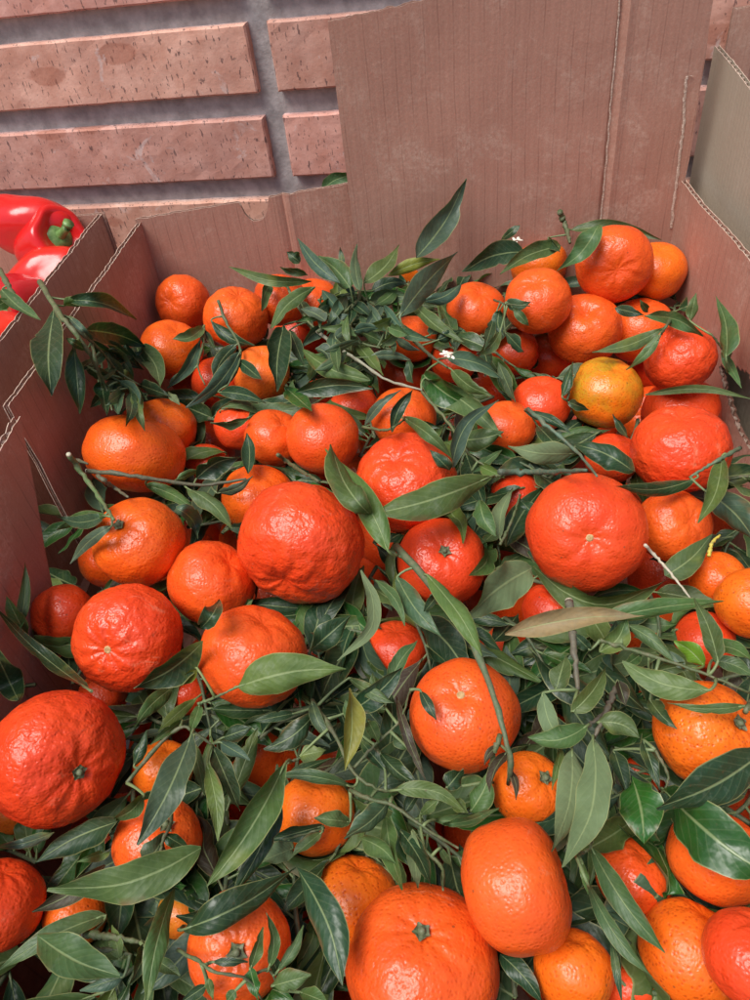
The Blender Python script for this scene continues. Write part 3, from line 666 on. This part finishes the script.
S('dark brown edged leaf left of the long tapering leaf', [], [(105,865,32,912,22,'K',-5)])
S('small leaves around the sprouting twig of the pale mandarin', [([(168,800),(171,822),(163,840),(160,856)],4)], [(140,866,165,833,26,'B',3,.002),(110,851,77,862,10,'M'),(165,835,190,850,14,'D')], .008)
S('dark blue leaf lying over the mandarin with green calyx', [([(178,930),(186,925)],3)], [(182,930,296,868,34,'D',6,.010)], .010)
S('large dark pointed leaf beside the coarsely pored mandarin', [], [(297,868,343,986,36,'D',-8,.012)])
S('small upright sprig at the bottom in front of green calyx mandarin', [([(178,950),(200,962),(215,972),(247,979),(262,1000)],3.5), ([(247,979),(268,970),(280,990)],3)],
  [(269,968,266,913,12,'M',6,.01),(251,968,263,927,12,'M'),(250,968,258,1000,16,'G'),(277,972,303,925,12,'M',3,.006),(272,986,311,975,22,'M'),(212,962,248,962,9,'D'),(207,978,213,1000,9,'M'),(300,992,328,1003,16,'M'),(207,985,180,1003,12,'D'),(278,975,270,950,12,'D'),(236,990,225,1004,12,'M')], .016)

# pale dry stalk, flower scrap, bud
pts, r = twig_line([(645,545),(668,570),(691,599)], 3, .022)
tv, tf = tube(pts, r, 8); tag(mesh_obj('dry_stalk', [v-pts[0] for v in tv], tf, STRAW, loc=tuple(pts[0])), 'straight pale dry stalk right of the large scarred mandarin', 'stalk')
def petals(x, y, h, n, size, seed, label):
    c, _ = drape([(x, y), (x+1, y)], 6, h, h, False, 4); c = c[0]; V = []; Fc = []; rn = random.Random(seed)
    for k in range(n):
        a = rn.uniform(0, 6.28); L = size*rn.uniform(.6, 1.2); d = np.array([math.cos(a), math.sin(a), rn.uniform(-.1, .5)]); s = np.cross(d, [0, 0, 1.]); s /= np.linalg.norm(s)
        o = np.array([rn.uniform(-1, 1), rn.uniform(-1, 1), rn.uniform(0, .6)])*size*.4; b = len(V)
        for i in range(5):
            w = L*.28*math.sin(math.pi*(i+.4)/5); q = o+d*L*i/4+np.array([0, 0, -.15*L*(i/4)**2])
            V += [q-s*w, q+np.array([0, 0, w*.4]), q+s*w]
        for i in range(4):
            for j in range(2): Fc.append((b+i*3+j, b+i*3+j+1, b+i*3+j+4, b+i*3+j+3))
    tag(mesh_obj('flower_scrap', V, Fc, PETAL, loc=tuple(c)), label, 'flower scrap')
petals(448, 355, .022, 16, .0045, 3, 'crumpled white blossom scrap among blue green back leaves')
petals(516, 241, .026, 9, .004, 5, 'tiny white blossom scrap near the tall cardboard flap')
# leaf poking out behind the low notched wall
pts = [on_y(320, 192, .70), on_y(335, 180, .695), on_y(356, 174, .69)]
tag(leaf_from_line(pts, .014, 'M', 901, .3, None, 'citrus_leaf'), 'green leaf poking up between brick wall and notched cardboard', 'leaf', 'loose citrus leaves lying on the mandarins')

# ------------------------------------------------------------------ filler sprigs: real twigs with alternate leaves in the gaps
def push_out(p):
    w = p-FC; d = np.linalg.norm(w, axis=1); k = int(np.argmin(d/FRAD)); R = FRAD[k]*1.03
    return FC[k]+w[k]/d[k]*R if d[k] < R else p
def filler(base, ang, nleaf, length, seed, label, z_up):
    rn = random.Random(seed); d = np.array([math.cos(ang), math.sin(ang), rn.uniform(-.1, .35)])
    line = [base+d*length*t+np.array([0, 0, -.012*t*t])+np.array([rn.uniform(-.002, .002) for _ in range(3)]) for t in (0, .33, .66, 1)]
    line = smooth_line(line, 9); root = empty('leafy_twig', tuple(base), label, 'twig', 'leafy twigs wedged in the gaps')
    tv, tf = tube([p-base for p in line], [.0013-.0006*i/8 for i in range(9)], 6)
    o = mesh_obj('stem', tv, tf, TWIG, root); o.color = (.07, .11, .05, 1)
    for k in range(nleaf):
        t = (k+.6)/nleaf; p = line[int(t*8)]; a = ang+rn.choice((-1, 1))*rn.uniform(.35, 1.2)
        if k == nleaf-1: a = ang+rn.uniform(-.2, .2); p = line[-1]
        a0 = a
        for tr in range(6):
            a = a0 if tr == 0 else rn.uniform(0, 6.28)
            L = rn.uniform(.028, .060); ld = np.array([math.cos(a), math.sin(a), rn.uniform(-.25, .38)]); ld /= np.linalg.norm(ld)
            q0 = p+ld*.004; sag = rn.uniform(.0, .22)*L
            side_ = np.cross(ld, [0, 0, 1.])*L*rn.uniform(-.28, .28); Qs = [push_out(q0+ld*L*s+side_*s*s+np.array([0, 0, -sag*s*s])) for s in (0, .25, .5, .75, 1)]
            hid = 0
            for q_ in Qs[1:]:
                X, Y_, dd = px(q_)
                if fruit_depth(X, Y_, .93) < 9 and fruit_depth(X, Y_, .93) > dd: hid += 1
            if hid <= 1: break
        if hid > 2: continue
        f = np.array([rn.uniform(-.7, .7), rn.uniform(-.8, .4), 1.]); f /= np.linalg.norm(f)
        leaf_from_line(Qs, L*rn.uniform(.24, .40), rn.choice('DDDMMBLGDK' if rn.random() < .3 else 'DDDMMBLG'), seed*31+k, 0., root, 'leaf', loc=base, petiole_to=p, facing=f, push=True)
cand = []
for y in range(240, 1010, 12):
    for x in range(-10, 770, 12):
        if x < 150-(y-300)*.75 and y < 560 or (x > 690 and y < 480) or (y < 235+abs(x-500)*.0): continue
        if fruit_depth(x, y, 1.) > 8:
            t = depth_on_heap(x, y, -.012); p = CP+ray(x, y)*t
            if -.235 < p[0] < .215 and .08 < p[1] < .63: cand.append((x, y, p))
rnd.shuffle(cand); used = set(); chosen = []
for x, y, p in cand:
    if all(np.linalg.norm(p-c) > .0185 for c in chosen):
        ks = [int(i) for i in np.argsort([math.hypot(f[0]-x, f[1]-y)-f[2] for f in FR])][:3]
        lab = None
        for k in ks:
            f = FR[k]; dx, dy = x-f[0], y-f[1]
            w = ('above' if dy < 0 else 'below') if abs(dy) > abs(dx) else ('right of' if dx > 0 else 'left of')
            if (k, w) not in used: used.add((k, w)); lab = 'dark leaves wedged just '+w+' the '+f[10]; break
        if lab is None: continue
        if len(lab.split()) > 16: lab = lab.replace('dark leaves wedged just', 'leaves just')
        chosen.append(p)
        filler(p+np.array([0, 0, rnd.uniform(-.016, .002)]), rnd.uniform(0, 6.28), rnd.randint(5, 7), rnd.uniform(.03, .05), 300+len(chosen), lab, 0)
print('fillers', len(chosen), 'cands', len(cand))

# ------------------------------------------------------------------ cardboard
def board(name, L, zb, top, parent, mats, loc, rot, thick=.004, flute=.0078, du=.003, left=None, right=None, seed=0, groove=(), amp=.0009, bend=None, holes=None, nr=14):
    """corrugated board standing in its local xz plane: two liners and the fluting between; top(u) gives the height; real thickness"""
    n = int(L/du)+1; V = []; Fc = []; MI = []
    rows = nr
    def off(u, z):
        o = 0.
        for g in groove: o += .0022*math.exp(-((u-g)/.0022)**2)-.0012*math.exp(-((u-g-.006)/.003)**2)
        o += .0012*noise.noise(Vector((u*18, z*14, seed)))
        if bend: o += bend(u, z)
        return o
    def sheet(y0, y1):
        b = len(V)
        for s, y in enumerate((y0, y1)):
            for i in range(n):
                u = L*i/(n-1); zt = top(u)+amp*noise.noise(Vector((u*500, seed, 1+y0*900)))+amp*noise.noise(Vector((u*120, seed, 4)))
                for r in range(rows):
                    z = zb+(zt-zb)*r/(rows-1); uu = u
                    if right and u > L-.08: uu = u+right(z)*(1-(L-u)/.08)
                    if left and u < .08: uu = u+left(z)*(1-u/.08)
                    V.append((uu, y+off(u, z), z))
        id_ = lambda s, i, r: b+s*n*rows+i*rows+r
        for i in range(n-1):
            for r in range(rows-1):
                if holes and holes(L*(i+.5)/(n-1), V[id_(0, i, r)][2]): continue
                Fc.append((id_(0, i, r), id_(0, i+1, r), id_(0, i+1, r+1), id_(0, i, r+1))); MI.append(0)
                Fc.append((id_(1, i, r), id_(1, i, r+1), id_(1, i+1, r+1), id_(1, i+1, r))); MI.append(0)
            Fc.append((id_(0, i, rows-1), id_(0, i+1, rows-1), id_(1, i+1, rows-1), id_(1, i, rows-1))); MI.append(1)
        for i, fl in ((0, 0), (n-1, 1)):
            for r in range(rows-1):
                Fc.append((id_(0, i, r), id_(0, i, r+1), id_(1, i, r+1), id_(1, i, r))); MI.append(1)
    sheet(0, .0005); sheet(thick-.0005, thick)
    nn = int(L/flute*10); b = len(V)
    for i in range(nn+1):
        u = L*i/nn; y = thick/2+(thick/2-.0006)*math.sin(2*math.pi*u/flute); zt = top(u)-.0008+.0008*noise.noise(Vector((u*300, 7, seed)))
        for r in range(rows):
            z = zb+(zt-zb)*r/(rows-1); V.append((u+(right(z)*(1-(L-u)/.08) if right and u > L-.08 else 0), y+off(u, z), z))
    for i in range(nn):
        for r in range(rows-1):
            if holes and holes(L*(i+.5)/nn, V[b+i*rows+r][2]): continue
            Fc.append((b+i*rows+r, b+(i+1)*rows+r, b+(i+1)*rows+r+1, b+i*rows+r+1)); MI.append(1)
    return mesh_obj(name, V, Fc, mats, parent, loc=loc, rot=rot, mi=MI, smooth=False)
ZB = -.20
def notch(u):   # low back wall with its thumb notch
    z = .1045+.010*(u/.2)
    for c, w, d in ((.110, .013, .019),): 
        if abs(u-c) < w: z -= d*math.sqrt(max(0, 1-((u-c)/w)**2))
    return z
box = empty('cardboard_box', (0, 0, 0), 'open brown cardboard box full of leafy mandarins', 'box')
BM = [BOARD, RIM]
board('back_wall', .205, ZB, notch, box, BM, (-.249, .655, 0), (0, 0, R_(2)), seed=1, groove=(.135,))
board('back_wall', .29, ZB, lambda u: .09, box, BM, (-.05, .662, 0), (0, 0, 0), seed=2)
board('raised_flap', .2865, -.06, lambda u: .2395+.085*u, box, BM, (-.052, .640, 0), (0, 0, 0), seed=3, groove=(.2175,), right=lambda z: .002*noise.noise(Vector((z*60, 2, 1)))+.0012*noise.noise(Vector((z*400, 5, 1)))+max(0, (z-.03))*-.02, amp=.0011)
SM = [BOARDY, RIM]
RZ = R_(90)
# side walls run along y: local x -> world y
def side(name, x, y0, y1, top, seed, parent=box, mats=None, zb=ZB, tilt=0., rz=0., flipx=False, **k):
    return board(name, y1-y0, zb, top, parent, mats or BM, (x, y0, 0), (tilt, 0, RZ+rz), seed=seed, **k)
side('side_wall', -.256, .370, .662, lambda u: .1005+.004*u, 5, rz=R_(-2.4), left=lambda z: .003*noise.noise(Vector((z*70, 1, 1))))
side('side_wall', -.238, .05, .356, lambda u: .101-.01*max(0, .05-u), 6, rz=R_(1.0), right=lambda z: .003*noise.noise(Vector((z*50, 3, 1)))-.60*(.1-z), amp=.0028)
def grip(u, z):
    e = ((u-.365)/.068)**2+((z-.008)/.022)**2
    return e < 1+.25*noise.noise(Vector((u*90, z*90, 2)))
side('side_wall', .233, .05, .672, lambda u: .0965, 7, holes=grip, nr=110, du=.002)
board('front_wall', .49, ZB, lambda u: .010+.008*noise.noise(Vector((u*14, 0, 0))), box, BM, (-.252, .079, 0), (0, 0, R_(-5)), seed=9)
mesh_obj('bottom', [(-.25, .06, ZB+.002), (.24, .06, ZB+.002), (.24, .67, ZB+.002), (-.25, .67, ZB+.002), (-.25, .06, ZB-.002), (.24, .06, ZB-.002), (.24, .67, ZB-.002), (-.25, .67, ZB-.002)],
         [(0, 1, 2, 3), (7, 6, 5, 4), (0, 4, 5, 1), (1, 5, 6, 2), (2, 6, 7, 3), (3, 7, 4, 0)], BOARD, box, smooth=False)
# torn paper strip on the raised flap
pl = [on_y(x, y, .6395) for x, y in ((693, 76), (687, 77), (685, 90), (684, 110), (683, 130), (680, 150), (678, 172), (674, 200), (671, 228))]
pl = smooth_line(pl, 60); V = []; Fc = []
for i, p in enumerate(pl):
    w = .0011+.0009*noise.noise(Vector((i*.7, 1, 1))); j = .0010*noise.noise(Vector((i*.4, 9, 1)))
    V += [p+np.array([-w+j, -.0002, 0]), p+np.array([j, -.0007, 0]), p+np.array([w+j, -.0002, 0])]
for i in range(59):
    for k in range(2): Fc.append((i*3+k, i*3+k+1, i*3+k+4, i*3+k+3))
mesh_obj('torn_paper', V, Fc, RIM, box)
pl = smooth_line([on_y(x, y, .6393) for x, y in ((620, -12), (618, 25), (615, 60), (611, 100), (608, 140), (604, 185), (600, 225))], 60); V = []
for i, p in enumerate(pl):
    w = .0006+.0005*noise.noise(Vector((i*.7, 5, 1))); j = .0007*noise.noise(Vector((i*.4, 2, 1)))
    V += [p+np.array([-w+j, -.0001, 0]), p+np.array([j, -.0004, 0]), p+np.array([w+j, -.0001, 0])]
mesh_obj('torn_paper', V, Fc, RIM, box)

# pepper box to the left
pb = empty('cardboard_box', (-.4, .5, 0), 'cardboard box of red peppers beside the mandarins', 'box')
def rel(o): 
    o.matrix_parent_inverse = pb.matrix_world.inverted(); o.location = tuple(Vector(o.location)-Vector((-.4, .5, 0))); return o
rel(side('side_wall', -.300, .25, .690, lambda u: .1005, 11, parent=pb, rz=R_(-1.0)))
rel(board('back_wall', .42, ZB, lambda u: .099+.002*math.sin(u*20), pb, BM, (-.710, .690, 0), (0, 0, R_(0)), seed=12))
rel(mesh_obj('bottom', [(-.7, .2, -.1), (-.29, .2, -.1), (-.29, .69, -.1), (-.7, .69, -.1)], [(0, 1, 2, 3)], BOARD, pb, smooth=False))
# grey box to the right
gb = empty('cardboard_box', (.3, .6, 0), 'grey tan cardboard box beyond the right wall', 'box')
for o in (board('side_wall', .45, ZB, lambda u: .122+.145*u, gb, [TAN, RIM], (.256, .225, 0), (0, 0, R_(90.3)), seed=14),
          board('back_wall', .40, ZB, lambda u: .210+.01*u, gb, BM, (.262, .682, 0), (0, 0, R_(-9)), seed=15, groove=(.024, .06))):
    o.location = tuple(Vector(o.location)-Vector((.3, .6, 0)))

# ------------------------------------------------------------------ peppers
def make_pep():
    m, nt, b = mat('pepper_skin'); n = N(nt); v, oi = n.obj_vec()
    col = oi.outputs['Color']
    c = n.mix(n.ramp(n.noise(v, 22, 3), .4, .65, 0, .6), col, n.mix(1., col, (1.1, 1.6, 1.1, 1), 'MULTIPLY'))
    n.set(b, 'Base Color', c); n.set(b, 'Roughness', n.ramp(n.noise(v, 60, 3), .3, .7, .15, .27)); b.inputs['Specular IOR Level'].default_value = .6
    n.set(b, 'Normal', n.bump(n.noise(v, 45, 2), .002, .5)); return m
PEP = make_pep(); PST = make_simple('pepper_stem', (.10, .22, .05), (.22, .36, .12), 150, .4)
def pepper(c, R, Ln, ax, seed, label, colr=(.66, .012, .012), lob=4, spin=0.):
    c = np.array(c); dr = (c-CP)/abs(c[0]-CP[0])
    if c[0] > -.306-R: c = CP+dr*(.306+R)
    V = []; Fc = []; nt_, npn = 44, 72; off = Vector((seed, seed*2, 0))
    for i in range(nt_+1):
        t = math.pi*i/nt_; prof = math.sin(t)**.62*(1-.20*(i/nt_)); z = math.cos(t)*Ln/2
        dip = -.22*Ln*math.exp(-(t/.45)**2)-.10*Ln*math.exp(-((math.pi-t)/.4)**2)
        for k in range(npn):
            p = 2*math.pi*k/npn; l = 1-.13*(abs(math.cos(lob*p/2+.4*math.sin(t)))**3.2)
            r = R*prof*l*(1+.10*noise.noise(Vector((math.cos(p), math.sin(p), t))*1.2+off)); V.append((r*math.cos(p), r*math.sin(p), z+dip+.01*R*noise.noise(Vector((p, t, seed)))))
    for i in range(nt_):
        for k in range(npn): Fc.append((i*npn+k, (i+1)*npn+k, (i+1)*npn+(k+1) % npn, i*npn+(k+1) % npn))
    m = rot_from_axis(ax, spin); o = empty('bell_pepper', tuple(c), label, 'pepper', 'red bell peppers in the neighbouring box', rot=m.to_euler())
    s = mesh_obj('skin', V, Fc, PEP, o); s.color = rgba(colr)
    zt = Ln/2-.22*Ln; V = []; Fc = []; n = 40
    for j, (rr, z) in enumerate(((.0, .004), (.006, .0045), (.010, .003), (.0145, .001), (.0155, -.001))):
        for k in range(n):
            w = 2*math.pi*k/n; q = rr*(1-(.22*abs(math.sin(w*2.5)) if j > 2 else 0)); V.append((q*math.cos(w), q*math.sin(w), zt+z))
    for j in range(4):
        for k in range(n): Fc.append((j*n+k, (j+1)*n+k, (j+1)*n+(k+1) % n, j*n+(k+1) % n))
    mesh_obj('calyx', V, Fc, PST, o)
    tv, tf = tube(smooth_line([(0, 0, zt+.002), (.001, 0, zt+.012), (.004, .002, zt+.022)], 8), [.0058, .0045, .0040, .0038, .0038, .0042, .0048, .0050], 14)
    mesh_obj('stem', tv, tf, PST, o)
def camdir(u, v, w): d = CR*u-CU*v-CF*w; return d/np.linalg.norm(d)
def atp(x, y, z): return on_z(x, y, z)
pepper(atp(30, 224, .100), .033, .080, camdir(-.95, -.10, -.2), 4.1, 'narrow red pepper behind the one with the blunt green stem', lob=3, spin=.2)
pepper(atp(46, 286, .080), .033, .076, camdir(-.75, .50, -.3), 6.1, 'rounded red pepper below the one with the blunt green stem', (.66, .020, .012), lob=3, spin=.9)
pepper(atp(52, 246, .112), .036, .080, camdir(.60, -.12, .70), 3.1, 'large bright red pepper with blunt green stem by the box corner', lob=3, spin=.1)
pepper(atp(20, 310, .062), .036, .070, camdir(-.35, .45, .75), 7.7, 'dark crimson pepper with leafy calyx under the small twig', (.50, .012, .02))
pepper(atp(-2, 348, .062), .034, .06, camdir(-.6, .5, .4), 9.4, 'red pepper lowest at the left edge', (.78, .03, .02))
pepper(atp(6, 262, .040), .030, .06, camdir(-.6, -.3, .4), 11.4, 'red pepper under the large bright one')
pepper(atp(-5, 225, .030), .034, .065, camdir(-.2, -.5, .3), 17.4, 'red pepper behind the large bright one at the back')

# ------------------------------------------------------------------ brick wall
def make_brick():
    m, nt, b = mat('brick'); n = N(nt); v, oi = n.obj_vec(False)
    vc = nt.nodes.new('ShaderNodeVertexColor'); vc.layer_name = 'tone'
    c = n.mix(n.ramp(n.noise(v, 40, 5, .65), .35, .68), (.60, .285, .195, 1), (.80, .46, .345, 1))
    c = n.mix(n.ramp(n.noise(v, 11, 4, .6), .45, .68, 0, .6), c, (.42, .19, .14, 1))
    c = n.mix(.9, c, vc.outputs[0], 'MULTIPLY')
    mp = nt.nodes.new('ShaderNodeMapping'); nt.links.new(v, mp.inputs[0]); mp.inputs['Scale'].default_value = (1, 1, .35)
    pit = n.ramp(n.noise(mp.outputs[0], 330, 3, .6), .600, .635)
    c = n.mix(n.math('MULTIPLY', pit, .75), c, (.10, .055, .05, 1))
    mp2 = nt.nodes.new('ShaderNodeMapping'); nt.links.new(v, mp2.inputs[0]); mp2.inputs['Scale'].default_value = (.6, 1, 1.4)
    patch = n.ramp(n.math('ADD', n.vor(mp2.outputs[0], 17), n.math('MULTIPLY', n.noise(v, 120, 3), .12)), .25, .28, 1, 0)
    c = n.mix(n.math('MULTIPLY', patch, .5), c, (.38, .12, .065, 1))
    c = n.mix(n.math('MULTIPLY', n.ramp(n.noise(v, 24, 6, .7, 1.), .61, .67), .45), c, (.75, .66, .62, 1))
    n.set(b, 'Base Color', c); b.inputs['Roughness'].default_value = .7
    h = n.bump(pit, .0016, -.8); h = n.bump(n.noise(v, 250, 5, .7), .0006, .6, h); n.set(b, 'Normal', h); return m
BRICK = make_brick(); MORTAR = make_simple('mortar', (.33, .295, .285), (.52, .475, .46), 60, .9, .0009, 260)
wall = empty('brick_wall', (-.1, .745, 0), 'pink pitted brick wall with deep grey joints behind the boxes', 'wall', rot=(0, 0, R_(-9)))
V = []; Fc = []; tone = []; BH, PH_, BL, GAP = .055, .0757, .345, .0195
def brick(x0, x1, z0, z1, dep, seed):
    rn = random.Random(seed); b = len(V); nx, nz = 26, 8; bev = .0016; tc = rn.uniform(.85, 1.1); tt = (tc, tc*rn.uniform(.93, 1.05), tc*rn.uniform(.93, 1.05), 1)
    us = [0, bev/(x1-x0)]+[i/(nx-2) for i in range(1, nx-2)]+[1-bev/(x1-x0), 1]; ws = [0, bev/(z1-z0)]+[i/(nz-2) for i in range(1, nz-2)]+[1-bev/(z1-z0), 1]
    nx = len(us); nz = len(ws)
    idx = {}
    for i, u in enumerate(us):
        for j, w in enumerate(ws):
            e = (i in (0, nx-1)) or (j in (0, nz-1)); x = x0+(x1-x0)*u; z = z0+(z1-z0)*w
            q = Vector((x*60, z*60, seed)); x += .0006*noise.noise(q); z += .0006*noise.noise(q+Vector((9, 0, 0)))
            idx[i, j] = len(V); V.append((x, (.0014 if e else 0)+.0006*noise.noise(q*2), z)); tone.append(tt)
    for i in range(nx-1):
        for j in range(nz-1): Fc.append((idx[i, j], idx[i+1, j], idx[i+1, j+1], idx[i, j+1]))
    rim = [idx[i, 0] for i in range(nx)]+[idx[nx-1, j] for j in range(1, nz)]+[idx[i, nz-1] for i in range(nx-2, -1, -1)]+[idx[0, j] for j in range(nz-2, 0, -1)]
    bk = []
    for k in rim: bk.append(len(V)); V.append((V[k][0], dep, V[k][2])); tone.append((tt[0]*1.5, tt[1]*2.3, tt[2]*3.0, 1) if V[k][2] > z1-.004 else tt)  # brick tops toned paler and bluer: painted skylight on the ledge, plus mortar smear
    for k in range(len(rim)): 
        a, c2 = rim[k], rim[(k+1) % len(rim)]; Fc.append((c2, a, bk[k], bk[(k+1) % len(rim)]))
for r in range(-5, 9):
    z0 = .098+r*PH_
    for q in range(-4, 6):
        x1 = -.034+q*(BL+GAP); brick(x1-BL, x1, z0, z0+BH, .02, r*31+q*7+400)
wb = mesh_obj('brickwork', V, Fc, BRICK, wall, smooth=False)
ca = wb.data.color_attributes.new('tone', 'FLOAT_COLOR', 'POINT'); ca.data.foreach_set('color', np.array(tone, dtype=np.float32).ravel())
nxm, nzm = 160, 120; V = []
for i in range(nxm+1):
    for j in range(nzm+1):
        x = -1.2+2.6*i/nxm; z = -.3+1.1*j/nzm; V.append((x, .0105+.0018*noise.noise(Vector((x*40, z*40, 3))), z))
Fc = [(i*(nzm+1)+j, (i+1)*(nzm+1)+j, (i+1)*(nzm+1)+j+1, i*(nzm+1)+j+1) for i in range(nxm) for j in range(nzm)]
mesh_obj('mortar', V, Fc, MORTAR, wall)

# ground
g = mesh_obj('ground', [(-4, -4, -.35), (4, -4, -.35), (4, 4, -.35), (-4, 4, -.35)], [(0, 1, 2, 3)], make_simple('pavement', (.14, .13, .12), (.20, .19, .18), 30, .8, .001, 60))
tag(g, kind='structure')

# ------------------------------------------------------------------ light
sc = bpy.context.scene
w = bpy.data.worlds.new('World'); sc.world = w; w.use_nodes = True
nt = w.node_tree; bg = nt.nodes['Background']; sky = nt.nodes.new('ShaderNodeTexSky'); sky.sky_type = 'NISHITA'; sky.sun_disc = False
sd = np.array([-.32, -.26, .90]); sd /= np.linalg.norm(sd)
el = math.asin(sd[2]); sky.sun_elevation = el; sky.sun_rotation = math.atan2(sd[0], sd[1])
sky.air_density = 1.; sky.dust_density = 3.
nt.links.new(sky.outputs[0], bg.inputs[0]); bg.inputs[1].default_value = .078
sun = bpy.data.lights.new('sun', 'SUN'); sun.energy = 2.6; sun.angle = R_(36); sun.color = (1, .97, .93)
so = bpy.data.objects.new('sun', sun); C.objects.link(so); so.rotation_euler = Vector(tuple(sd)).to_track_quat('Z', 'Y').to_euler()
sc.cycles.max_bounces = 6; sc.cycles.diffuse_bounces = 3; sc.cycles.glossy_bounces = 2; sc.cycles.transmission_bounces = 2
sc.view_settings.view_transform = 'Standard'; sc.view_settings.look = 'None'; sc.view_settings.exposure = .5; sc.view_settings.gamma = 1
